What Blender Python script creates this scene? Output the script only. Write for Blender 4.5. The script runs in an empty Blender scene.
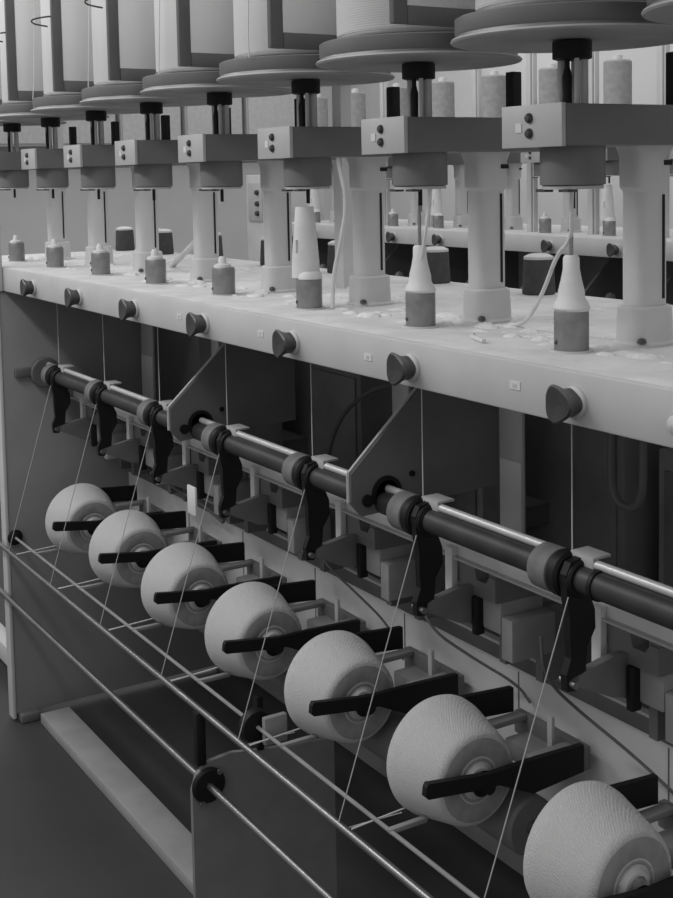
import bpy, bmesh, math, random
from mathutils import Vector, Matrix
random.seed(7)
C = bpy.context.scene.collection
PI = math.pi
FLOOR = -1.48

# ------------------------------------------------------------------ materials
MATS = {}
def mat(name, g, rough=0.6, metal=0.0, var=0.12, scale=12.0, bump=0.0, bscale=60.0, tint=(1, 1, 1), spec=0.5):
    if name in MATS:
        return MATS[name]
    m = bpy.data.materials.new(name); m.use_nodes = True
    nt = m.node_tree; N = nt.nodes; L = nt.links
    b = N['Principled BSDF']
    b.inputs['Roughness'].default_value = rough
    b.inputs['Metallic'].default_value = metal
    b.inputs['Specular IOR Level'].default_value = spec
    tc = N.new('ShaderNodeTexCoord')
    nz = N.new('ShaderNodeTexNoise'); nz.inputs['Scale'].default_value = scale
    nz.inputs['Detail'].default_value = 5
    L.new(tc.outputs['Object'], nz.inputs['Vector'])
    cr = N.new('ShaderNodeValToRGB')
    lo, hi = g * (1 - var), min(1, g * (1 + var))
    cr.color_ramp.elements[0].position = .3; cr.color_ramp.elements[1].position = .7
    cr.color_ramp.elements[0].color = (lo * tint[0], lo * tint[1], lo * tint[2], 1)
    cr.color_ramp.elements[1].color = (hi * tint[0], hi * tint[1], hi * tint[2], 1)
    L.new(nz.outputs['Fac'], cr.inputs['Fac']); L.new(cr.outputs['Color'], b.inputs['Base Color'])
    if bump:
        n2 = N.new('ShaderNodeTexNoise'); n2.inputs['Scale'].default_value = bscale; n2.inputs['Detail'].default_value = 4
        L.new(tc.outputs['Object'], n2.inputs['Vector'])
        bp = N.new('ShaderNodeBump'); bp.inputs['Strength'].default_value = bump; bp.inputs['Distance'].default_value = .004
        L.new(n2.outputs['Fac'], bp.inputs['Height']); L.new(bp.outputs['Normal'], b.inputs['Normal'])
    MATS[name] = m
    return m

def wound(name, g, scale, axis, dist, var, strength, rough=.9):
    """yarn winding: fine bands round one axis"""
    m = bpy.data.materials.new(name); m.use_nodes = True
    nt = m.node_tree; N = nt.nodes; L = nt.links; b = N['Principled BSDF']
    b.inputs['Roughness'].default_value = rough; b.inputs['Specular IOR Level'].default_value = .15
    b.inputs['Sheen Weight'].default_value = .15
    tc = N.new('ShaderNodeTexCoord')
    w = N.new('ShaderNodeTexWave'); w.wave_type = 'BANDS'; w.bands_direction = axis
    w.inputs['Scale'].default_value = scale; w.inputs['Distortion'].default_value = dist
    w.inputs['Detail'].default_value = 3; w.inputs['Detail Scale'].default_value = 2.5
    L.new(tc.outputs['Object'], w.inputs['Vector'])
    cr = N.new('ShaderNodeValToRGB')
    cr.color_ramp.elements[0].color = (g * (1 - var),) * 3 + (1,)
    cr.color_ramp.elements[1].color = (g,) * 3 + (1,)
    L.new(w.outputs['Fac'], cr.inputs['Fac']); L.new(cr.outputs['Color'], b.inputs['Base Color'])
    bp = N.new('ShaderNodeBump'); bp.inputs['Strength'].default_value = strength; bp.inputs['Distance'].default_value = .002
    L.new(w.outputs['Fac'], bp.inputs['Height']); L.new(bp.outputs['Normal'], b.inputs['Normal'])
    MATS[name] = m
    return m

RAIL = mat('cream_enamel', .54, .45, var=.05, scale=9, bump=.06, bscale=40)
TABLE = mat('lint_dusted_enamel', .62, .8, var=.10, scale=14, bump=.5, bscale=45)
COLUMN = mat('cast_grey_paint', .56, .55, var=.05, scale=14, bump=.08)
BOX = mat('dark_grey_paint', 0.155, .5, var=.08)
HOUSE = mat('housing_dark_paint', 0.15, .45, var=.1)
PLATE = mat('pale_plate_metal', .46, .4, var=.06)
DISC = mat('disc_grey_metal', .17, .42, .15, var=.12, scale=6)
UNDER = mat('underside_bare_metal', .34, .5, .1, var=.12, scale=7)
BLACK = mat('black_plastic', .008, .55, var=.2, spec=.3)
KNOB = mat('knob_dark_plastic', .05, .4, var=.2, scale=40)
STEEL = mat('polished_steel', .30, .36, .9, var=.1)
SHAFT = mat('oily_shaft_steel', .045, .5, .3, var=.25)
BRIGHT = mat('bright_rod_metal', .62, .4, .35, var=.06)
CUPM = mat('cup_brushed_metal', .26, .42, .5, var=.25, scale=30)
WHITEP = mat('white_plastic', .66, .5, var=.08, scale=25)
LINT = mat('white_lint', .72, 1, var=.1, scale=60, bump=.9, bscale=120)
FRAMEP = mat('frame_grey_paint', 0.24, .6, var=.10, scale=4, bump=.05)
BRACK = mat('bracket_dark_paint', 0.16, .55, var=.12, scale=8)
BRACK2 = mat('support_plate_paint', .19, .7, var=.1)
BLOCK = mat('gearbox_paint', 0.15, .6, var=.2, scale=9)
BLOCK2 = mat('lower_gearbox_paint', 0.25, .65, var=.2, scale=9)
STRIP = mat('pale_strip_paint', 0.7, .5, var=.06)
BEAM = mat('beam_grey_paint', .62, .6, var=.14, scale=6, bump=.05)
LEDGE = mat('ledge_dark_paint', 0.12, .6, var=.15)
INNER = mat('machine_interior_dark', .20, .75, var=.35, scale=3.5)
FLOORM = mat('floor_dark_vinyl', .042, .55, var=.18, scale=2.2, bump=.05)
WALL = mat('wall_pale_paint', .62, .8, var=.04, scale=2)
SEPM = mat('separator_dark_frame', .12, .5, var=.1)
DARKYARN = mat('dark_yarn', .075, .95, var=.15, scale=50, bump=.4, bscale=90)
ROLLER = mat('worn_rubber_roller', 0.17, .8, var=.18, scale=40)
YARN = mat('white_yarn_strand', .60, .9, var=.04)
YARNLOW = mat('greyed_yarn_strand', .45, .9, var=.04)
TAPE = mat('paper_label', .66, .7, var=.03)
CABLE = mat('grey_cable_sheath', .12, .6, var=.1)
FLOORBAR = mat('floor_bar_paint', .29, .6, var=.1)
CONE = wound('wound_cone_yarn', .57, 95, 'DIAGONAL', 7, .13, .55)
CONEFACE = mat('shaded_cone_face', .29, .95, var=.12, scale=45, bump=.35, bscale=70)  # cone yarn darkened, the end's shade is put into its colour
PACK = wound('wound_package_yarn', .64, 75, 'Z', .6, .06, .12)
BOBBIN = mat('grey_bobbin_yarn', .34, .9, var=.12, scale=40)

def glass_mat():
    m = bpy.data.materials.new('clear_plastic_sheet'); m.use_nodes = True
    nt = m.node_tree; N = nt.nodes; L = nt.links
    N.remove(N['Principled BSDF'])
    t = N.new('ShaderNodeBsdfTransparent'); t.inputs['Color'].default_value = (.99, .99, .99, 1)
    d = N.new('ShaderNodeBsdfDiffuse'); d.inputs['Color'].default_value = (.85, .85, .85, 1)
    g = N.new('ShaderNodeBsdfGlossy'); g.inputs['Roughness'].default_value = .12; g.inputs['Color'].default_value = (.8, .8, .8, 1)
    m1 = N.new('ShaderNodeMixShader'); m1.inputs['Fac'].default_value = .2
    m2 = N.new('ShaderNodeMixShader'); m2.inputs['Fac'].default_value = .03
    L.new(t.outputs[0], m1.inputs[1]); L.new(d.outputs[0], m1.inputs[2])
    L.new(m1.outputs[0], m2.inputs[1]); L.new(g.outputs[0], m2.inputs[2])
    L.new(m2.outputs[0], N['Material Output'].inputs['Surface'])
    return m
PANE = glass_mat()

# ------------------------------------------------------------------ mesh helpers
class MB:
    def __init__(self): self.bm = bmesh.new()
    def box(self, x0, x1, y0, y1, z0, z1, bev=0.0):
        r = bmesh.ops.create_cube(self.bm, size=1.0)
        vs = r['verts']
        for v in vs:
            v.co = Vector(((x0 + x1) / 2 + v.co.x * (x1 - x0), (y0 + y1) / 2 + v.co.y * (y1 - y0), (z0 + z1) / 2 + v.co.z * (z1 - z0)))
        if bev:
            es = list({e for v in vs for e in v.link_edges})
            bmesh.ops.bevel(self.bm, geom=es, offset=bev, segments=2, profile=.5, affect='EDGES')
        return self
    def lathe(self, prof, o=(0, 0, 0), axis='Z', seg=32, lobes=0, amp=0.0, sq=0.0):
        """prof: list of (radius, height); sq>0 squares the section"""
        o = Vector(o); rings = []
        for r, h in prof:
            ring = []
            for i in range(seg):
                a = 2 * PI * i / seg
                rr = r * (1 + (amp * math.cos(lobes * a) if lobes else 0))
                ca, sa = math.cos(a), math.sin(a)
                p = {'Z': (rr * ca, rr * sa, h), 'X': (h, rr * ca, rr * sa), 'Y': (rr * ca, h, rr * sa)}[axis]
                ring.append(self.bm.verts.new(o + Vector(p)))
            rings.append(ring)
        for a, b in zip(rings, rings[1:]):
            for i in range(seg):
                j = (i + 1) % seg
                self.bm.faces.new((a[i], a[j], b[j], b[i]))
        if prof[0][0] > 1e-6: self.bm.faces.new(list(reversed(rings[0])))
        if prof[-1][0] > 1e-6: self.bm.faces.new(rings[-1])
        return self
    def cyl(self, c, r, h0, h1, axis='Z', seg=28, bev=.0):
        pr = [(r, h0), (r, h1)] if not bev else [(r - bev, h0), (r, h0 + bev), (r, h1 - bev), (r - bev, h1)]
        return self.lathe(pr, c, axis, seg)
    def prism(self, pts, axis, a, b):
        """polygon pts in the plane normal to axis, from a to b"""
        def P(p, t):
            return {'X': (t, p[0], p[1]), 'Y': (p[0], t, p[1]), 'Z': (p[0], p[1], t)}[axis]
        va = [self.bm.verts.new(P(p, a)) for p in pts]; vb = [self.bm.verts.new(P(p, b)) for p in pts]
        n = len(pts)
        self.bm.faces.new(va); self.bm.faces.new(list(reversed(vb)))
        for i in range(n):
            j = (i + 1) % n
            self.bm.faces.new((va[j], va[i], vb[i], vb[j]))
        return self
    def tube(self, pts, r, seg=8, smooth_path=0):
        pts = [Vector(p) for p in pts]
        for _ in range(smooth_path):
            q = [pts[0]]
            for a, b in zip(pts, pts[1:]):
                q += [a * .75 + b * .25, a * .25 + b * .75]
            q.append(pts[-1]); pts = q
        rings = []; up = None
        for i, p in enumerate(pts):
            t = (pts[min(i + 1, len(pts) - 1)] - pts[max(i - 1, 0)]).normalized()
            if up is None:
                up = Vector((0, 0, 1)) if abs(t.z) < .9 else Vector((1, 0, 0))
            n = (up - t * up.dot(t)).normalized(); bi = t.cross(n); up = n
            rr = r if not isinstance(r, (list, tuple)) else r[min(len(r) - 1, int(i * len(r) / len(pts)))]
            rings.append([self.bm.verts.new(p + (n * math.cos(2 * PI * k / seg) + bi * math.sin(2 * PI * k / seg)) * rr) for k in range(seg)])
        for a, b in zip(rings, rings[1:]):
            for k in range(seg):
                j = (k + 1) % seg
                self.bm.faces.new((a[k], a[j], b[j], b[k]))
        self.bm.faces.new(list(reversed(rings[0]))); self.bm.faces.new(rings[-1])
        return self
    def build(self, name, m, parent=None, loc=(0, 0, 0), smooth=True):
        bmesh.ops.recalc_face_normals(self.bm, faces=self.bm.faces[:])
        me = bpy.data.meshes.new(name)
        if smooth:
            for f in self.bm.faces: f.smooth = True
            for e in self.bm.edges:
                if len(e.link_faces) == 2 and e.calc_face_angle(0) > .6: e.smooth = False
        self.bm.to_mesh(me); self.bm.free()
        me.materials.append(m)
        o = bpy.data.objects.new(name, me); C.objects.link(o)
        o.location = loc
        if parent: o.parent = parent
        return o

def empty(name, loc=(0, 0, 0)):
    o = bpy.data.objects.new(name, None); C.objects.link(o)
    o.location = loc; o.empty_display_size = .05
    return o
def tag(o, label, cat, group=None, kind=None):
    o['label'] = label; o['category'] = cat
    if group: o['group'] = group
    if kind: o['kind'] = kind
    return o
def struct(o):
    o['kind'] = 'structure'; return o
def copy_tree(o, loc=None, parent=None):
    c = o.copy(); C.objects.link(c)
    if parent is not None: c.parent = parent
    if loc is not None: c.location = loc
    for ch in list(o.children): copy_tree(ch, None, c)
    return c

P = .405                      # station pitch
def SX(k): return -.122 - P * k
# how the stations read in the photo, nearest (right) first
ORD = ['nearest', 'second nearest', 'third nearest', 'fourth nearest', 'fifth nearest', 'third farthest', 'second farthest', 'farthest']
def place(k, n=8):
    o8 = {8: ORD, 7: ['nearest', 'second nearest', 'third nearest', 'middle', 'third farthest', 'second farthest', 'farthest']}[n]
    return o8[k]

# ------------------------------------------------------------------ the room
struct(MB().box(-11, 6, -5, 7, FLOOR - .1, FLOOR).build('floor', FLOORM, smooth=False))
wb = struct(MB().box(-11, 6, 5.2, 5.35, FLOOR, 2.6).build('wall_back', WALL, smooth=False))
struct(MB().box(-9.15, -9, -5, 5.2, FLOOR, 2.6).build('wall_left', WALL, smooth=False))

# ------------------------------------------------------------------ front machine: table, frame, beam
XA, XB = -3.35, .75
t = tag(empty('machine_table', (0, 0, 0)), 'long cream machine table with a deep front rail, lint dusting its top, in the foreground', 'machine table')
MB().box(XA, XB, .012, .74, .031, .043, .002).build('table_top', TABLE, t)
MB().box(XA, XB, 0, .014, -.034, .043, .004).build('front_rail', RAIL, t)
MB().box(XA, XB, .014, .05, -.034, -.028).build('bottom_lip', RAIL, t)
MB().box(XA, XB, .728, .74, -.06, .031).build('rear_skirt', RAIL, t)
for (x, z) in ((-.104, .006), (-.507, .002), (-.91, .004), (-1.31, .004)):
    l = MB().box(x - .012, x + .012, -.0012, .0008, z - .006, z + .006).build('paper_label', TAPE, t)
    MB().box(x - .005, x - .001, -.0018, -.001, z - .003, z + .003).box(x + .001, x + .004, -.0018, -.001, z - .003, z + .003).build('faded_print', COLUMN, l)

t = tag(empty('machine_end_frame', (-2.7, 0, FLOOR)), 'tall grey sheet end frame closing the machine below the table, far left', 'machine frame')
def L(z): return z - FLOOR
MB().box(-.03, 0, -.015, .86, L(-1.455), L(-.036), .003).build('side_sheet', FRAMEP, t)
MB().box(-.045, .004, -.024, -.012, L(-1.47), L(-.036), .003).build('front_edge', COLUMN, t)
MB().box(-.035, .035, -.005, .06, 0, L(-1.45), .006).build('foot', LEDGE, t)
MB().box(-.035, .035, .74, .80, 0, L(-1.45), .006).build('foot', LEDGE, t)
tag(MB().box(-2.745, -2.69, -.032, -.001, -.034, .50, .003).build('corner_post', RAIL),
    'narrow cream post standing against the table rail at the left edge of the photo', 'post')

# interior backing and posts below the table
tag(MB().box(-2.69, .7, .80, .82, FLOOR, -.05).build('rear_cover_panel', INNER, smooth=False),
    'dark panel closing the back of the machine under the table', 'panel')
for x, w, lab in ((-.682, .076, 'pale vertical post behind the shaft just left of the nearest vertical yarn'),
                 (-2.62, .10, 'pale vertical post behind the shaft under the third farthest knob'),
                 (-2.09, .05, 'narrow pale post just above the far sloped bracket plate'),
                 (-1.09, .07, 'pale post just above the near sloped bracket plate')):
    p = tag(empty('support_post', (x, .4625, -.97)), lab, 'post', 'pale posts behind the shaft')
    MB().box(-w / 2, w / 2, 0, .008, 0, .935, .002).build('upright', PLATE, p)  # darker than the plate: table's shadow put into the upright's colour
    MB().box(-w / 2 + .003, w / 2 - .003, -.002, .0, .53, .69, .001).build('bolted_plate', STRIP, p)

# dark boxes and panels inside, seen as tones behind the shaft
for i, (x0, x1, y0, y1, z0, z1, g, lab) in enumerate((
        (-.58, -.44, .55, .66, -.62, -.05, 'a', 'dark cabinet panel behind the nearest vertical yarn'),
        (-.40, -.12, .60, .72, -.60, -.22, 'b', 'grey metal box behind the hanging cable loop'),
        (-1.20, -.93, .58, .70, -.58, -.20, 'b', 'grey metal box behind the near sloped bracket plate'),
        (-1.72, -1.45, .58, .70, -.60, -.18, 'a', 'dark box behind the shaft between the bracket plates'),
        (-2.42, -2.1, .56, .70, -.62, -.16, 'b', 'grey box behind the far end of the shaft'))):
    o = tag(empty('motor_cabinet', ((x0 + x1) / 2, (y0 + y1) / 2, z0)), lab, 'machine cabinet', 'boxes under the table')
    w, d, h = x1 - x0, y1 - y0, z1 - z0
    MB().box(-w / 2, w / 2, -d / 2, d / 2, 0, h, .006).build('casing', BLOCK2 if g == 'b' else BLOCK, o)
    MB().box(-w / 2 + .02, w / 2 - .02, -d / 2 - .006, -d / 2, .03, h - .04, .003).build('cover', BLOCK, o)
    MB().box(-w / 2 + .02, w / 2 - .02, d / 2, .80 - (y0 + y1) / 2, .05, .10).build('rear_mount', LEDGE, o)
# cables
def cable(pts, lab, r=.006, m=CABLE):
    tag(MB().tube(pts, r, 8, 3).build('cable', m), lab, 'cable', 'cables under the table')
cable([(-1.50, .52, -.60), (-1.5, .50, -.44), (-1.45, .5, -.34), (-1.37, .5, -.265), (-1.25, .52, -.20), (-1.2, .58, -.21)],
      'grey cable arching behind the near sloped bracket plate')
cable([(-.372, .46, -.03), (-.372, .45, -.18), (-.372, .45, -.30), (-.29, .45, -.30), (-.29, .45, -.16), (-.29, .46, -.03)],
      'grey cable hanging in a loop below the table at right', .008)
cable([(-2.10, .30, -.46), (-2.12, .26, -.52), (-2.08, .30, -.60), (-2.0, .36, -.64), (-1.9, .385, -.68)],
      'pale cable curving down from the second farthest black arm to the beam')
cable([(-.76, .28, -.50), (-.72, .26, -.60), (-.66, .34, -.67), (-.58, .392, -.71), (-.55, .40, -.74)],
      'dark cable curving across the beam beside the second nearest cone', .003, LEDGE)
cable([(-.33, .24, -.50), (-.335, .25, -.58), (-.33, .33, -.66), (-.25, .38, -.72), (-.15, .39, -.76)],
      'dark cable curving across the beam above the nearest cone', .003, LEDGE)
cable([(-1.16, .26, -.50), (-1.14, .26, -.57), (-1.10, .34, -.66), (-1.04, .39, -.73), (-1.0, .40, -.80)],
      'grey cable dropping down the beam beside the third nearest black arm', .003, LEDGE)

# sloped bracket plates
PLATE_Y = [(.05, -.245), (.235, -.075), (.26, -.034), (.405, -.034), (.405, -.315), (.075, -.33), (.05, -.30)]
def bracket(x, lab):
    o = tag(empty('bracket_plate', (x, .26, -.034)), lab, 'bracket', 'sloped bracket plates under the table')
    b = MB().prism([(y - .26, z + .034) for y, z in PLATE_Y], 'X', -.007, .007)
    b.build('plate', BRACK, o, smooth=False)
    e = MB()
    for a, c in zip(PLATE_Y[:2] , PLATE_Y[1:3]):
        e.tube([(0, a[0] - .262, a[1] + .036), (0, c[0] - .262, c[1] + .036)], .0035, 6)
    a, c = PLATE_Y[-1], PLATE_Y[0]
    e.tube([(0, a[0] - .262, a[1] + .034), (0, c[0] - .262, c[1] + .034)], .0035, 6)
    e.build('bright_edge', PLATE, o)
    MB().lathe([(.034, .007), (.034, .012), (.026, .012), (.026, .007)], (0, .13 - .26, -.292 + .034), 'X', 28).build('bushing', BLACK, o)
    MB().cyl((0, .085 - .26, -.30 + .034), .012, .007, .014, 'X', 12).cyl((0, .19 - .26, -.262 + .034), .006, .007, .012, 'X', 12).build('bolt', BLACK, o)
bracket(-.66, 'near sloped dark bracket plate carrying the shaft, between second and third nearest stations')
bracket(-1.5, 'far sloped dark bracket plate carrying the shaft, between fourth and fifth stations')

# feed shaft
o = tag(empty('feed_shaft', (-2.7, .125, -.311)), 'long dark shaft carrying the rollers under the table', 'shaft')
MB().cyl((0, 0, 0), .0215, 0, 3.4, 'X', 32).build('steel_rod', SHAFT, o)
MB().cyl((0, 0, 0), .05, .0, .03, 'X', 24, .004).build('end_bearing', LEDGE, o)
MB().box(.0, .022, -.10, -.04, -.01, .02, .004).build('bearing_lug', LEDGE, o)
for x in (-.93, -1.345, -2.55 + .33, -.06, -.5): 
    MB().cyl((x + 2.7, 0, 0), .0245, -.004, .004, 'X', 24).build('clamp_ring', BLACK, o)
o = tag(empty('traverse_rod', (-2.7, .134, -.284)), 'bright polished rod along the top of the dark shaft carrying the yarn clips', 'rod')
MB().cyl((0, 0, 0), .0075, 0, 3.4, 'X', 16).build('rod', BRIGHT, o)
MB().cyl((0, 0, 0), .016, 0, .02, 'X', 16, .003).build('end_collar', BLOCK, o)
# pale strip behind the shaft with L-plates, gearboxes
o = tag(empty('feed_strip', (-2.7, .225, -.41)), 'pale horizontal strip running behind the shaft with short hanging legs', 'rail')
MB().box(0, 3.4, 0, .006, 0, .068, .001).build('strip', STRIP, o)
MB().box(0, 3.4, -.012, .0, -.001, .003, .0).build('lower_lip', PLATE, o)
for k in range(7):
    MB().box(SX(k) - .048 + 2.7, SX(k) - .026 + 2.7, -.014, .0, -.085, .02, .001).build('leg', STRIP, o)

def gearbox(k, lab):
    x = SX(k)
    o = tag(empty('feed_gearbox', (x + .035, .27, -.62)), lab, 'gearbox', 'gearboxes behind the black arms')
    b = MB().prism([(-.058, .150), (.052, .150), (.052, .195), (.034, .195), (.024, .180), (-.004, .180), (-.012, .212), (-.058, .212)], 'Y', -.044, .07)
    b.build('upper_casing', BLOCK, o, smooth=False)
    MB().box(.026, .05, -.040, -.03, .19, .212, .003).build('loop_handle', BRACK, o)
    MB().box(-.10, .055, -.035, .07, .088, .150, .006).build('middle_casing', BLOCK2, o)
    MB().box(-.012, .004, -.052, -.030, .075, .150, .004).build('black_slot', BLACK, o)
    MB().box(.056, .088, -.035, .07, .045, .125, .004).build('lower_casing', STRIP if False else BLOCK2, o)
    MB().box(-.08, -.06, .07, .13, -.028, .12).build('rear_mount', LEDGE, o)
    MB().box(.03, .05, .07, .13, -.028, .12).build('rear_mount', LEDGE, o)
    MB().prism([(-.164, .152), (-.164, .142), (-.075, .100), (-.035, .094), (-.035, .166), (-.075, .168)], 'X', -.030, -.014).build('guide_finger', BLOCK, o, smooth=False)
    MB().lathe([(.0, -.009), (.006, -.008), (.008, -.002), (.008, .004), (.0, .005)], (-.022, -.161, .146), 'Y', 14).build('bright_tip', PLATE, o)
    return o
for k in range(7):
    gearbox(k, f'dark grey gearbox unit behind the shaft beside the {place(k,7)} black arm')

# beam with ledge
o = tag(empty('lower_beam', (-2.7, .40, -.98)), 'grey lower beam running behind the yarn cones with a dark ledge on top', 'beam')
MB().box(0, 3.4, .012, .05, 0, .30, .004).build('face_sheet', BEAM, o)
MB().box(0, 3.4, -.0, .06, .297, .332, .002).build('ledge', LEDGE, o)
MB().box(0, 3.4, -.004, .012, .331, .337).build('bright_lip', PLATE, o)
for x in (-.19, -.60, -1.01, -1.42, -1.83, -2.2):
    MB().box(x + 2.7 - .0012, x + 2.7 + .0012, .0105, .0125, .02, .285).build('panel_joint', LEDGE, o)
    MB().lathe([(.0, -.006), (.010, -.004), (.012, .012)], (x + 2.7 + .09, .012, .20), 'Y', 14).build('screw_head', LEDGE, o)

# ------------------------------------------------------------------ station parts, built once at k = 0 and copied
def make_roller():
    o = empty('feed_roller', (SX(0) - .042, .125, -.311))
    MB().lathe([(.0222, -.026), (.034, -.026), (.037, -.022), (.037, .018), (.034, .020), (.0222, .020), (.0222, -.026)], (0, 0, 0), 'X', 32).build('rubber_sleeve', ROLLER, o)
    MB().lathe([(.0222, .020), (.033, .020), (.038, .024), (.038, .040), (.033, .044), (.0222, .044), (.0222, .020)], (0, 0, 0), 'X', 32).build('black_collar', BLACK, o)
    return o
def make_arm():
    o = empty('yarn_guide_lever', (SX(0) + .014, .125, -.311))
    pts = [(-.030, .010), (-.020, .028), (.002, .033), (.022, .022), (.026, -.004), (.022, -.035), (.030, -.055), (.031, -.085), (.014, -.112), (.012, -.135), (.010, -.150), (-.004, -.156), (-.010, -.178),
           (-.028, -.176), (-.030, -.150), (-.020, -.125), (-.022, -.09), (-.022, -.06), (-.028, -.028)]
    MB().prism(pts, 'X', -.007, .007).build('lever', BLACK, o, smooth=False)
    MB().lathe([(.0222, -.012), (.028, -.012), (.030, -.008), (.030, .010), (.027, .014), (.0222, .014), (.0222, -.012)], (0, 0, 0), 'X', 26).build('hub', BLACK, o)
    MB().cyl((0, -.020, -.164), .006, -.016, .018, 'X', 12).build('guide_pin', STEEL, o)
    return o
def make_lug():
    o = empty('yarn_guide_clip', (SX(0) + .018, .138, -.284))
    MB().box(-.022, .030, -.0085, .026, .0076, .0125, .001).build('clip_plate', PLATE, o)
    MB().box(-.022, .030, -.012, -.0085, -.008, .012, .001).build('clip_lip', PLATE, o)
    return o
ro, ar, lg = make_roller(), make_arm(), make_lug()
for k in range(7):
    dx = -P * k
    for src, lab, cat, grp in ((ro, f'grey ring roller with black collar on the shaft, {place(k,7)} of the row', 'roller', 'rollers on the shaft'),
                               (ar, f'black lever arm hanging from the shaft, {place(k,7)} of the row', 'lever arm', 'black arms on the shaft'),
                               (lg, f'small pale clip on top of the shaft at the {place(k,7)} vertical yarn', 'clip', 'yarn clips on the shaft')):
        c = src if k == 0 else copy_tree(src, src.location + Vector((dx, 0, 0)))
        tag(c, lab, cat, grp)

# small pale card dangling at the fourth station
tag(MB().box(-1.398, -1.352, .045, .052, -.485, -.415, .003).build('paper_tag', TAPE),
    'small white card hanging beside the middle black arm', 'tag')

# cones and cradles
def make_cone():
    o = empty('yarn_cone', (SX(0), .15, -.768))
    R, r = .113, .085; xb, xs = .0, .136
    b = MB().lathe([(.030, xb - .002), (.098, xb - .002), (.109, xb + .003), (R, xb + .012), (R - .001, xb + .03), (r + .004, xs - .012), (r, xs - .004), (r - .006, xs)], (0, 0, 0), 'X', 56)
    b.build('yarn_body', CONE, o)
    f = MB().lathe([(r - .006, xs - .001), (r - .012, xs + .0015), (.045, xs + .001), (.042, xs - .001), (.038, xs + .001), (.030, xs - .001)], (0, 0, 0), 'X', 56)
    f.build('end_face', CONEFACE, o)
    MB().lathe([(.034, xb - .012), (.036, xb + .0), (.030, xs), (.026, xs + .008), (.020, xs + .008), (.020, xb - .012)], (0, 0, 0), 'X', 30).build('paper_tube', COLUMN, o)
    return o
def make_cradle():
    o = empty('cone_cradle', (SX(0), .15, -.768))
    ra = [(-.138, .039), (-.134, .045), (.0, .026), (.03, .026), (.089, .026), (.222, .022), (.222, -.030), (.10, -.038), (.02, .0), (-.0, .0), (-.134, .017), (-.140, .023)]
    la = [(-.03, .018), (.03, .060), (.080, .078), (.212, .068), (.212, .018), (.08, .030), (.02, .0), (-.03, -.018)]
    MB().prism(ra, 'X', .160, .172).build('arm', BLACK, o, smooth=False)
    MB().prism(la, 'X', -.032, -.020).build('arm', BLACK, o, smooth=False)
    MB().lathe([(.019, .147), (.024, .152), (.012, .154), (.012, .173)], (0, 0, 0.0), 'X', 20).build('tube_holder', BLACK, o)
    MB().lathe([(.019, -.013), (.024, -.018), (.012, -.020), (.012, -.033)], (0, 0, 0), 'X', 20).build('tube_holder', BLACK, o)
    MB().box(.098, .112, .196, .204, -.02, .058, .001).build('upright_pin', PLATE, o)
    MB().box(.122, .150, .12, .222, -.03, .012, .004).build('spring_box', BLOCK2, o)
    MB().box(-.032, .172, .222, .240, -.03, .016, .003).build('cross_bar', BRACK, o)
    MB().box(.0, .11, .17, .245, -.055, -.015, .006).build('pivot_block', BLOCK2, o)
    MB().box(-.018, .008, .13, .222, .008, .02, .002).build('brake_plate', BLOCK2, o)
    MB().box(.02, .11, .240, .262, -.05, .0).build('mount', BEAM, o)
    return o
co = make_cone()
cr = make_cradle()
drum = empty('winding_drum', (SX(0) + .05, .265, -.885))
MB().lathe([(.02, -.10), (.05, -.10), (.055, -.094), (.055, .094), (.05, .10), (.02, .10)], (0, 0, 0), 'X', 36).build('drum_shell', BRACK, drum)
MB().cyl((0, 0, 0), .014, -.203, .2025, 'X', 14).build('drum_shaft', STEEL, drum)
PITCHC = .389
for k in range(7):
    x0 = SX(0)
    xk = -.147 - PITCHC * k
    c = co if k == 0 else copy_tree(co)
    c.location = (xk, .15, (-.776, -.769, -.765, -.764, -.762, -.760, -.760)[k])
    tag(c, f'cream cone of wound yarn lying in its black cradle, {place(k,7)} of the row', 'yarn cone', 'yarn cones in the lower row')
    c = cr if k == 0 else copy_tree(cr)
    c.location = (xk, .15, (-.791, -.769, -.765, -.764, -.762, -.760, -.760)[k])
    tag(c, f'black two-armed cradle holding the {place(k,7)} yarn cone', 'cradle', 'cone cradles')
    c = drum if k == 0 else copy_tree(drum)
    c.location = (xk + .05, .265, -.885)
    tag(c, f'dark winding drum behind and beneath the {place(k,7)} yarn cone', 'drum', 'winding drums under the cones')
# rods in front
tag(MB().tube([(-4.2, -.045, -.868), (.9, -.045, -.868)], .0075, 12).build('front_guide_rod', STEEL),
    'upper polished guide rod in front of the cones where the slanting yarns end', 'rod')
tag(MB().tube([(-4.2, -.036, -1.04), (.2, -.036, -1.04)], .0085, 12).build('lower_guide_rod', STEEL),
    'lower polished rod passing through the black ring near the floor', 'rod')
o = tag(empty('drop_wire_rod', (-2.695, .003, -.85)), 'thin inner rod with short cross bars just in front of the cones', 'rod')
MB().tube([(0, 0, 0), (3.4, 0, 0)], .0042, 10).build('rod', BLOCK2, o)
MB().lathe([(.0, .0), (.022, .002), (.026, .012), (.012, .02)], (0, 0, 0), 'X', 16).build('end_socket', BLACK, o)
for j in range(6):
    x = -.465 - .399 * j + 2.695
    MB().box(x - .006, x + .006, -.004, .078, -.004, .006, .002).build('cross_bar', BLOCK2, o)
    x2 = x - .055
    MB().tube([(x2, -.048, -.006), (x2, .085, .0), (x2, .10, .004), (x2, .105, .018)], .0018, 6).build('cross_wire', BEAM, o)
MB().lathe([(.012, -.012), (.034, -.012), (.036, -.006), (.036, .006), (.034, .012), (.012, .012)], (-.985 + 2.695, 0, 0), 'X', 22).build('black_wheel', BLACK, o)
MB().box(-.955 + 2.695, -.94 + 2.695, .0, .055, -.03, .03, .003).build('stop_block', BLOCK2, o)

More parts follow.
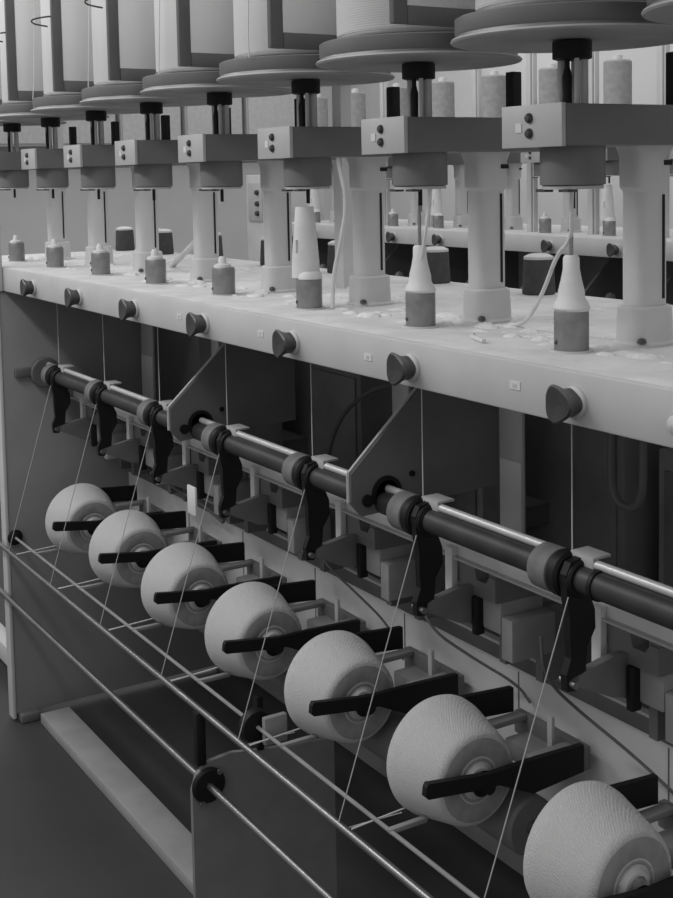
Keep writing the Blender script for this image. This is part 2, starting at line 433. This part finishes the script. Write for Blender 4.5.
o = tag(empty('rod_support_plate', (-1.16, .1, FLOOR)), 'dark rounded support plate with black ring carrying the lower rod', 'support plate')
YP = [(-.172, 0), (-.172, L(-1.05)), (-.160, L(-1.012)), (-.125, L(-.99)), (-.07, L(-.985)), (.02, L(-1.0)), (.2, L(-1.02)), (.2, 0)]
MB().prism(YP, 'X', -.006, .006).build('plate', BRACK2, o, smooth=False)
MB().lathe([(.010, .006), (.036, .006), (.040, .011), (.040, .018), (.036, .022), (.010, .022)], (0, -.136, L(-1.04)), 'X', 26).build('black_ring', BLACK, o)
MB().cyl((0, -.112, L(-1.012)), .006, .02, .026, 'X', 10).cyl((0, -.155, L(-1.075)), .006, .02, .026, 'X', 10).build('bolt', STEEL, o)
MB().box(-.014, .008, -.158, -.136, L(-.995), L(-.872), .002).build('hanger', BLACK, o)
MB().box(-.010, .010, .094 - .1, .110 - .1, L(-.998), L(-.87), .002).build('rod_upright', BLACK, o)

tag(MB().box(-2.64, .8, .05, .15, FLOOR, -1.445, .004).build('floor_bar', FLOORBAR),
    'pale flat bar lying along the floor from the end frame', 'floor bar')
o = tag(empty('neighbour_foot_bar', (-3.4, .1, FLOOR)), 'pale bar low down beyond the end frame at the left edge', 'floor bar')
MB().box(-.6, .56, -.03, .03, .045, .115, .004).build('bar', RAIL, o)
MB().box(-.5, -.44, -.04, .04, 0, .045).build('foot', FLOORBAR, o)
MB().box(.46, .52, -.04, .04, 0, .045).build('foot', FLOORBAR, o)

# ------------------------------------------------------------------ top of the table
def make_knob():
    o = empty('tension_knob', (0, 0, .0))
    MB().lathe([(.022, 0.0), (.023, -.002), (.023, -.006), (.020, -.008)], (0, 0, 0), 'Y', 28).build('flange', COLUMN, o)
    MB().lathe([(.020, -.008), (.0195, -.014), (.021, -.022), (.0255, -.030), (.027, -.034), (.024, -.037), (.012, -.036), (0, -.035)], (0, 0, 0), 'Y', 36, 3, .10).build('grip', KNOB, o)
    return o
kn = make_knob()
for k in range(7):
    c = kn if k == 0 else copy_tree(kn)
    c.location = (.028 - .4 * k, 0, .0)
    tag(c, f'dark lobed knob on the front rail, {place(k,7)} of the row', 'knob', 'knobs on the front rail')
o = tag(empty('latch_bolt', (.222, 0, .0)), 'small grey bolt on the front rail at the right edge of the photo', 'bolt')
MB().lathe([(.012, 0), (.014, -.004), (.013, -.012), (.008, -.016), (0, -.017)], (0, 0, 0), 'Y', 18).build('head', COLUMN, o)
MB().lathe([(.018, 0), (.018, -.003), (.014, -.004)], (0, 0, 0), 'Y', 18).build('washer', PLATE, o)

def make_cup():
    o = empty('spindle_cup', (0, 0, 0))
    MB().lathe([(.026, 0), (.0275, .003), (.0275, .062), (.026, .066), (.020, .066), (.020, .05), (0, .05)], (0, 0, 0), 'Z', 12).build('cup_body', CUPM, o)
    MB().cyl((0, 0, 0), .034, 0, .003, 'Z', 20).build('base_ring', COLUMN, o)
    MB().lathe([(0, -.002), (.004, 0), (.004, .004)], (-.006, -.0275, .016), 'Y', 10).build('set_screw', KNOB, o)
    return o
cup = make_cup()
def nozzle(o, kind):
    if kind == 'flared':
        MB().lathe([(.027, .064), (.029, .068), (.026, .076), (.021, .084), (.020, .096), (.016, .112), (.013, .128), (.0125, .146), (.010, .150), (.004, .150), (.004, .12)], (0, 0, 0), 'Z', 18, 2, .10).build('yarn_nozzle', WHITEP, o)
        MB().lathe([(.003, .14), (.0035, .20), (.002, .23), (0, .23)], (0, 0, 0), 'Z', 8).build('inlet_tube', STEEL, o)
    elif kind == 'tall':
        MB().lathe([(.030, .066), (.029, .10), (.026, .14), (.020, .21), (.019, .215), (.012, .215), (.012, .20)], (-.012, 0, 0), 'Z', 22).build('white_sleeve', WHITEP, o)
        MB().lathe([(.027, .064), (.025, .075), (.02, .08)], (.004, 0, 0), 'Z', 16).build('yarn_nozzle', WHITEP, o)
        MB().box(-.008, -.002, -.028, -.022, .12, .146).build('dark_slot', COLUMN, o)
    else:
        MB().lathe([(.022, .064), (.020, .072), (.010, .076), (.009, .086), (.006, .092), (.0, .092)], (-.004, 0, 0), 'Z', 16).build('yarn_nozzle', WHITEP, o)
for k in range(8):
    c = copy_tree(cup) if k else None
kids = [o for o in C.objects if o.name.startswith('spindle_cup')]
cups = [cup] + [o for o in kids if o is not cup]
for k, c in enumerate(cups):
    c.location = (SX(k) - .004, .131, .043)
    extra = ['with flared white nozzle', 'with flared white nozzle', 'with a tall white sleeve on it', 'with a short nozzle', 'with a short nozzle', 'with a short nozzle', 'with a short nozzle', 'beside the corner post'][k]
    tag(c, f'grey metal spindle cup {extra}, {place(k)} of the row', 'spindle cup', 'spindle cups on the table')
    nozzle(c, 'flared' if k < 2 else 'tall' if k == 2 else 'short')

def make_column():
    o = empty('head_column', (0, 0, 0))
    def ring(a, b, z, n=3.2, seg=40):
        out = []
        for i in range(seg):
            t = 2 * PI * i / seg; c, s = math.cos(t), math.sin(t)
            out.append((a * abs(c) ** (2 / n) * (1 if c >= 0 else -1), b * abs(s) ** (2 / n) * (1 if s >= 0 else -1), z))
        return out
    def loft(levels):
        mb = MB(); rs = []
        for a, b, z in levels: rs.append([mb.bm.verts.new(p) for p in ring(a, b, z)])
        for r0, r1 in zip(rs, rs[1:]):
            n = len(r0)
            for i in range(n): mb.bm.faces.new((r0[i], r0[(i + 1) % n], r1[(i + 1) % n], r1[i]))
        mb.bm.faces.new(list(reversed(rs[0]))); mb.bm.faces.new(rs[-1]); return mb
    loft([(.027, .032, .062), (.027, .032, .245)]).build('shaft', COLUMN, o)
    loft([(.040, .047, 0), (.040, .047, .004), (.036, .043, .008), (.034, .041, .060), (.031, .037, .064)]).build('base', COLUMN, o)
    loft([(.027, .032, .245), (.030, .038, .252), (.030, .038, .300), (.032, .046, .317)]).build('capital', COLUMN, o)
    MB().box(.0255, .0282, .012, .0165, .075, .24).build('seam_slot', BLACK, o)
    MB().box(.028, .0308, .012, .030, .286, .294).build('slot_hole', BLACK, o)
    MB().lathe([(0, .008), (.006, .006), (.008, 0)], (.03, -.036, .008), 'Z', 10).build('base_bolt', KNOB, o)
    return o
col0 = make_column()
cols = [col0] + [copy_tree(col0) for k in range(8)]
for i, c in enumerate(cols):
    k = i
    c.location = (SX(k) + .008, .275, .043)
    if k <= 7:
        tag(c, f'grey cast column carrying a head box on the table, {place(k)} of the row', 'column', 'columns on the front table')
    else:
        c.location = (SX(-1) + .008, .275, .043)
        tag(c, 'grey cast column just past the right edge of the photo', 'column', 'columns on the front table')

def make_head():
    o = empty('head_box', (0, 0, .36))
    MB().box(-.077, .059, .004, .36, 0, .062, .003).build('body', BOX, o)
    pl = MB().box(-.078, .060, -.004, .004, -.001, .063, .001).build('front_plate', PLATE, o)
    for z in (.020, .043):
        MB().lathe([(.0, -.0105), (.005, -.010), (.0075, -.007), (.008, -.004)], (-.012, 0, z), 'Y', 16).build('screw', KNOB, pl)
    MB().box(-.044, -.030, -.0052, -.0035, .022, .036).build('sticker', TAPE, pl)
    MB().lathe([(.044, -.060), (.050, -.058), (.050, 0.0), (.0, 0.0)], (0, .071, 0), 'Z', 40).build('bearing_housing', HOUSE, o)
    MB().lathe([(.030, -.065), (.047, -.065), (.047, -.060), (.030, -.060)], (0, .071, 0), 'Z', 36).build('pale_flange', PLATE, o)
    MB().lathe([(.0, -.095), (.004, -.095), (.004, -.06)], (0, .071, 0), 'Z', 10).build('inlet_needle', BLACK, o)
    MB().box(-.036, -.016, .028, .046, -.069, -.0645).build('dark_slot', KNOB, o)
    MB().box(.014, .034, .030, .048, -.069, -.0645).build('dark_slot', KNOB, o)
    MB().box(-.006, .016, .275, .297, .062, .150, .002).build('black_post', BLACK, o)
    return o
def make_disc():
    o = empty('spindle_disc', (0, 0, .422))
    z = .099
    MB().lathe([(.0, z + .003), (.178, z + .003), (.176, z + .009), (.178, z + .012), (.178, z + .034), (.174, z + .036), (.0, z + .036)], (0, 0, 0), 'Z', 72).build('disc', DISC, o)
    MB().lathe([(0, z), (.10, z), (.105, z + .001), (.172, z + .001), (.183, z - .002), (.185, z + .001), (.183, z + .004), (.0, z + .004)], (0, 0, 0), 'Z', 72).build('underside_plate', UNDER, o)
    MB().lathe([(.024, z - .030), (.030, z - .028), (.030, z - .002), (.0, z)], (0, 0, 0), 'Z', 28).build('black_boss', BLACK, o)
    MB().lathe([(.0, 0), (.007, .0), (.0075, .044), (.004, .058), (.004, z - .028)], (.0, -.010, 0), 'Z', 16).build('whorl', BLACK, o)
    q = MB()
    for x, y, r in ((-.018, -.006, .006), (-.010, .016, .007), (.016, .010, .006), (.021, -.010, .004)):
        q.cyl((x, y, 0), r, 0, z - .028, 'Z', 14)
    q.build('spindle_posts', COLUMN, o)
    return o
def make_package():
    o = empty('supply_package', (0, 0, .557))
    MB().lathe([(.0, 0), (.145, 0), (.148, .003), (.148, .007), (.146, .010), (0, .010)], (0, 0, 0), 'Z', 48).build('base_pot', HOUSE, o)
    MB().lathe([(.04, .009), (.143, .0095), (.146, .014), (.146, .43), (.142, .436), (.04, .436)], (0, 0, 0), 'Z', 56).build('yarn_body', PACK, o)
    MB().lathe([(.02, .02), (.034, .02), (.032, .48), (.02, .48)], (0, 0, 0), 'Z', 24).build('tube', WHITEP, o)
    return o
def make_separator():
    o = empty('separator_screen', (0, 0, .560))
    MB().box(-.007, .007, -.062, -.034, 0, .62, .003).build('front_bar', SEPM, o)
    MB().box(-.006, .006, -.034, .40, 0, .030, .002).build('bottom_bar', SEPM, o)
    MB().box(-.006, .006, .385, .41, .04, .62, .002).build('rear_bar', SEPM, o)
    MB().tube([(0, -.058, .200), (0, -.095, .194), (0, -.118, .186), (0, -.112, .178), (0, -.09, .174), (0, -.072, .172)], .0022, 6, 2).build('yarn_hook', KNOB, o)
    MB().box(-.0015, .0015, -.036, .388, .028, .62).build('clear_sheet', PANE, o, smooth=False)
    return o
head, disc, pack, sep = make_head(), make_disc(), make_package(), make_separator()
def group_row(k, front, label_where):
    pass
ks = list(range(8)) + [-1]
hs, ds, ps, ss = {}, {}, {}, {}
for k in ks:
    hs[k] = head if k == 0 else copy_tree(head)
    ds[k] = disc if k == 0 else copy_tree(disc)
    ps[k] = pack if k == 0 else copy_tree(pack)
    ss[k] = sep if k == 0 else copy_tree(sep)
    hs[k].location = (SX(k), .060, .36)
    ds[k].location = (SX(k), .131, .422)
    ps[k].location = (SX(k), .131, .558)
    ss[k].location = (SX(k) - .205, 0, .560)
    w = place(k) if k >= 0 else 'at the right edge'
    wr = w + ' of the row' if k >= 0 else 'cut off by the right edge'
    tag(hs[k], f'dark head box with pale front plate, {wr}', 'head box', 'head boxes on the columns')
    tag(ds[k], f'large grey spindle disc above a head box, {wr}', 'disc', 'spindle discs along the top')
    tag(ps[k], f'large pale yarn package on a spindle disc, {wr}', 'yarn package', 'supply packages on the discs')
    tag(ss[k], f'dark-framed clear separator beside the yarn package, {wr}', 'separator', 'separators between the packages')
o = tag(empty('separator_rail', (-3.5, .43, .57)), 'grey rail behind the packages carrying the separator frames', 'rail')
MB().box(0, 4.3, -.018, .02, -.01, .035, .002).build('rail', BRACK, o)
for x in (.1, 2.2, 4.15):
    MB().box(x - .02, x + .02, .0, .03, -.527, -.01).build('rail_post', COLUMN, o)

# yarns
for k in range(7):
    x = SX(k)
    tag(MB().tube([(x - .005, .1315, .0305), (x - .005, .1315, -.2765)], .0011, 6).build('vertical_yarn', YARN),
        f'vertical white yarn from under the table to the shaft, {place(k,7)} of the row', 'yarn', 'vertical yarns under the table')
    b = MB().tube([(x + .034, .088, -.330), (x - .034, -.0468, -.859), (x - .034, -.047, -.8765), (x - .02, .03, -.872), (x + .0, .07, -.862)], .0011, 6)
    tag(b.build('slanting_yarn', YARNLOW), f'white yarn slanting from the shaft to the front rod, {place(k,7)} of the row', 'yarn', 'slanting yarns in front of the cones')
for k, (dx, y) in {6: (-.085, -.045), 5: (-.05, -.045), 4: (-.005, -.047), 3: (.04, -.047), 2: (.075, -.05)}.items():
    x = SX(k) + dx
    tag(MB().tube([(x, -.0345 - .004, .555), (x - .004, y + .012, .60), (x - .01, y + .03, .95)], .0012, 6).build('balloon_yarn', YARN),
        f'thin upright yarn in front of the {place(k)} yarn package', 'yarn', 'upright yarns before the packages')

# hooks / curved threading tubes on the table
def hook(pts, r, lab):
    tag(MB().tube(pts, r, 10, 2).build('threading_tube', WHITEP), lab, 'tube', 'curved threading tubes')
hook([(-.117, .125, .298), (-.119, .125, .25), (-.125, .13, .216), (-.169, .14, .192), (-.244, .18, .131), (-.322, .22, .081), (-.385, .25, .052), (-.43, .255, .047)], .0034, 'thin curved tube bending down to the table left of the nearest spindle cup')
hook([(-.485, .125, .297), (-.501, .125, .222), (-.526, .127, .15), (-.528, .129, .118)], .0028, 'thin curved tube rising from the second nearest spindle cup')
hook([(-.875, .17, .356), (-.850, .16, .33), (-.826, .16, .272), (-.845, .16, .20), (-.885, .16, .116), (-.89, .16, .047)], .0045, 'curved white tube beside the tall white sleeve')
hook([(-2.009, .40, .16), (-2.3, .425, .047)], .009, 'white stick leaning down to the table between the fourth and fifth cups')
hook([(-.36, .12, .047), (-.34, .10, .047), (-.28, .08, .047)], .004, 'short white tube lying on the table left of the nearest cup')

# lint on the table
lb = MB(); rnd = random.Random(11)
for i in range(150):
    k = rnd.randrange(0, 8)
    cx = SX(k) + rnd.uniform(-.2, .2); cy = rnd.choice((rnd.uniform(.14, .26), rnd.uniform(.16, .6)))
    r = rnd.uniform(.008, .028); h = r * rnd.uniform(.15, .35)
    n = 9
    lb.lathe([(r, .0001), (r * .85, h * .5), (r * .45, h), (0, h * 1.05)], (cx, cy, .043), 'Z', n, rnd.choice((2, 3)), .25)
tag(lb.build('table_lint', LINT), 'loose white lint scattered over the table top around the cups', 'lint', None, 'stuff')

# dark cones of yarn at the table's rear edge
def make_dark():
    o = empty('dark_bobbin', (0, 0, 0))
    MB().lathe([(.036, 0), (.038, .004), (.034, .078), (.030, .084)], (0, 0, 0), 'Z', 28).build('yarn_body', DARKYARN, o)
    MB().lathe([(.034, .080), (.034, .086), (.022, .092), (.012, .093), (0, .093)], (0, 0, 0), 'Z', 28).build('white_cap', WHITEP, o)
    return o
dk = make_dark()
dxs = [(-.855, 'under the rear rail beside the nearest column'), (-1.255, 'between the second and third columns, behind the flared nozzle'), (-1.70, 'behind the curved white tube'),
       (-2.10, 'behind the third nearest column'), (-2.52, 'behind the middle of the row of cups'), (-2.97, 'behind the leaning white stick'), (-3.0 - .085, ''), (-3.27, 'fourth from the left edge')]
dpos = [(-.855, .69), (-1.255, .69), (-1.72, .69), (-2.12, .685), (-2.55, .685), (-2.93, .67), (-3.06, .685), (-3.28, .66)]
labs = ['tilt-free dark bobbin with white cap on the rear table edge, nearest of the row', 'dark bobbin with white cap on the rear table edge, second nearest of the row', 'dark bobbin with white cap seen behind the curved white tube',
        'dark bobbin with white cap on the rear table edge, half hidden by the fourth cup', 'dark bobbin with white cap seen behind the middle columns', 'dark bobbin on the rear table edge behind the leaning stick, right of a pair',
        'dark bobbin on the rear table edge behind the leaning stick, left of a pair', 'dark bobbin with white cap farthest left on the rear table edge']
labs[0] = 'dark bobbin with white cap on the rear table edge, nearest of the row'
for i, ((x, y), lab) in enumerate(zip(dpos, labs)):
    c = dk if i == 0 else copy_tree(dk)
    c.location = (x, y, .043)
    tag(c, lab, 'bobbin', 'dark bobbins on the rear table edge')

# ------------------------------------------------------------------ the machine across the next aisle (rear machine)
DY = 2.4
RX0, RX1 = -5.25, -1.0
t = tag(empty('rear_machine_table', (0, DY, 0)), 'cream table and rail of the second machine, across the aisle behind', 'machine table')
MB().box(RX0, RX1, .012, .74, .031, .043).build('table_top', TABLE, t)
MB().box(RX0, RX1, 0, .014, -.034, .043, .004).build('front_rail', RAIL, t)
MB().box(RX0, RX0 + .04, .02, .70, FLOOR, .031).box(RX1 - .04, RX1, .02, .70, FLOOR, .031).build('side_sheet', FRAMEP, t)
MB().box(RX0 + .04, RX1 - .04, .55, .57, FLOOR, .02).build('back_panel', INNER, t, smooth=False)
bobbin = empty('yarn_bobbin', (SX(5) + .05, DY + .131, .558))
MB().lathe([(.02, 0), (.055, .0), (.058, .004), (.058, .205), (.052, .212), (.02, .214)], (0, 0, 0), 'Z', 36).build('yarn_body', BOBBIN, bobbin)
MB().lathe([(.0, .2), (.02, .2), (.02, .232), (.0, .236)], (0, 0, 0), 'Z', 20).build('tube', WHITEP, bobbin)
rpost = empty('tall_post', (SX(5) - .17, DY + .20, .043))
MB().box(-.015, .015, -.02, .02, 0, .95, .002).build('upright', RAIL, rpost)
MB().box(.018, .026, -.012, .012, .0, .95, .001).build('channel', COLUMN, rpost)
first_rear = {id(bobbin), id(rpost)}
RK = list(range(5, 13))
names = ['first', 'second', 'third', 'fourth', 'fifth', 'sixth', 'seventh', 'eighth', 'ninth']
for i, k in enumerate(RK):
    n = names[i]
    where = f'on the second machine behind, {n} from the right'
    for src, loc, lab, cat, grp in (
            (kn, (.028 - .4 * k, DY, 0), f'dark knob {where}', 'knob', 'knobs of the rear machine'),
            (col0, (SX(k) + .008, DY + .275, .043), f'grey column {where}', 'column', 'columns of the rear machine'),
            (head, (SX(k), DY + .06, .36), f'head box with pale plate {where}', 'head box', 'head boxes of the rear machine'),
            (disc, (SX(k), DY + .131, .422), f'grey spindle disc {where}', 'disc', 'discs of the rear machine'),
            (bobbin, (SX(k) + .05, DY + .131, .558), f'grey yarn bobbin {where}', 'bobbin', 'bobbins of the rear machine'),
            (rpost, (SX(k) - .17, DY + .20, .043), f'tall pale post {where}', 'post', 'posts of the rear machine'),
            (cups[5] if k % 3 else cups[2], (SX(k), DY + .131, .043), f'spindle cup {where}', 'spindle cup', 'cups of the rear machine')):
        if cat == 'knob' and k == 5: continue
        c = src if (i == 0 and id(src) in first_rear) else copy_tree(src, loc)
        tag(c, lab, cat, grp)
    o = tag(empty('bracket_plate', (SX(k) - .12, DY + .26, -.034)), f'dark bracket plate under the rail {where}', 'bracket', 'brackets of the rear machine')
    MB().prism([(y - .26, z + .034) for y, z in PLATE_Y], 'X', -.007, .007).build('plate', BRACK, o, smooth=False)
    MB().lathe([(0, .03), (.02, .024), (.026, .007)], (0, -.02, -.20), 'X', 14).build('bushing', PLATE, o)
# control cabinet at the far end of the rear machine
o = tag(empty('control_cabinet', (-5.62, DY + .2, FLOOR)), 'pale control cabinet with dark switches at the far end of the second machine', 'cabinet')
MB().box(-.14, .12, -.12, .30, 0, L(.33), .006).build('casing', RAIL, o)
MB().box(-.10, .08, -.128, -.12, L(.04), L(.28), .002).build('switch_panel', PLATE, o)
for i, z in enumerate((.09, .15, .22)):
    MB().lathe([(0, -.02), (.014, -.018), (.018, 0)], (.03, -.128, L(z)), 'Y', 14).build('switch', KNOB, o)

# on the rear wall
for i, y in enumerate((1.9, 2.5, 3.1, 3.7, 4.3)):
    o = tag(empty('stand_in_panel', (-9.0, y, .60)), 'pale flat panel added high on the far left wall for unclear pale shapes', 'locker', 'pale panels on the far wall')  # added pale panels, standing in for unclear bright packages beyond
    MB().box(.0, .30, -.28, .28, 0, 1.5, .004).build('casing', RAIL, o)
    MB().box(.30, .315, -.265, .265, .02, 1.48, .003).build('panel_face', WHITEP, o)
o = tag(empty('wall_panel', (-3.6, 5.19, .0)), 'large grey notice panel on the back wall at upper right', 'panel')
MB().box(-.6, 1.2, -.03, .0, .35, .85, .004).build('board', COLUMN, o)
MB().box(-.62, 1.22, -.035, .0, .33, .352).box(-.62, 1.22, -.035, .0, .85, .872).build('frame_strip', RAIL, o)

# ------------------------------------------------------------------ light
def area(name, loc, rot, sx, sy, e):
    l = bpy.data.lights.new(name, 'AREA'); l.shape = 'RECTANGLE'; l.size = sx; l.size_y = sy; l.energy = e
    o = bpy.data.objects.new(name, l); C.objects.link(o); o.location = loc; o.rotation_euler = rot
    return o
for x, e in ((-5.2, 15), (-3.2, 21), (-1.2, 20)):
    area('fluorescent_lamp', (x, -1.5, 1.75), (math.radians(35), 0, 0), 1.5, .25, e)
for x, e in ((-6.0, 9), (-3.6, 9), (-1.2, 6)):
    area('fluorescent_lamp', (x, 1.45, 2.1), (math.radians(20), 0, 0), 1.6, .25, e)
for x, e in ((-6.0, 12), (-3.0, 12)):
    area('fluorescent_lamp', (x, 4.0, 2.1), (math.radians(30), 0, 0), 1.6, .25, e)
w = bpy.data.worlds.new('room_ambient'); bpy.context.scene.world = w; w.use_nodes = True
nt = w.node_tree; bg = nt.nodes['Background']
tc = nt.nodes.new('ShaderNodeTexCoord'); sp = nt.nodes.new('ShaderNodeSeparateXYZ'); mr = nt.nodes.new('ShaderNodeMapRange')
mr.inputs['From Min'].default_value = -.1; mr.inputs['From Max'].default_value = .9
mr.inputs['To Min'].default_value = .36; mr.inputs['To Max'].default_value = .78
nt.links.new(tc.outputs['Generated'], sp.inputs[0]); nt.links.new(sp.outputs['Z'], mr.inputs['Value'])
nt.links.new(mr.outputs[0], bg.inputs['Color']); bg.inputs['Strength'].default_value = 1.0

# ------------------------------------------------------------------ camera
cam = bpy.data.cameras.new('camera'); co_ = bpy.data.objects.new('camera', cam); C.objects.link(co_)
right = Vector((.5218, .8528, -.0193)); down = Vector((.0586, -.0583, -.9966)); fwd = Vector((-.851, .5189, -.0804))
M = Matrix((( right.x, -down.x, -fwd.x, 1.3312), (right.y, -down.y, -fwd.y, -1.183), (right.z, -down.z, -fwd.z, .3245), (0, 0, 0, 1)))
co_.matrix_world = M
cam.sensor_fit = 'HORIZONTAL'; cam.sensor_width = 36; cam.lens = 1250 / 673 * 36
cam.shift_y = -(449 - 275) / 673; cam.clip_start = .05
bpy.context.scene.camera = co_
vs = bpy.context.scene.view_settings
vs.view_transform = 'Standard'; vs.look = 'None'; vs.gamma = 1; vs.use_curve_mapping = False; vs.exposure = 0.0
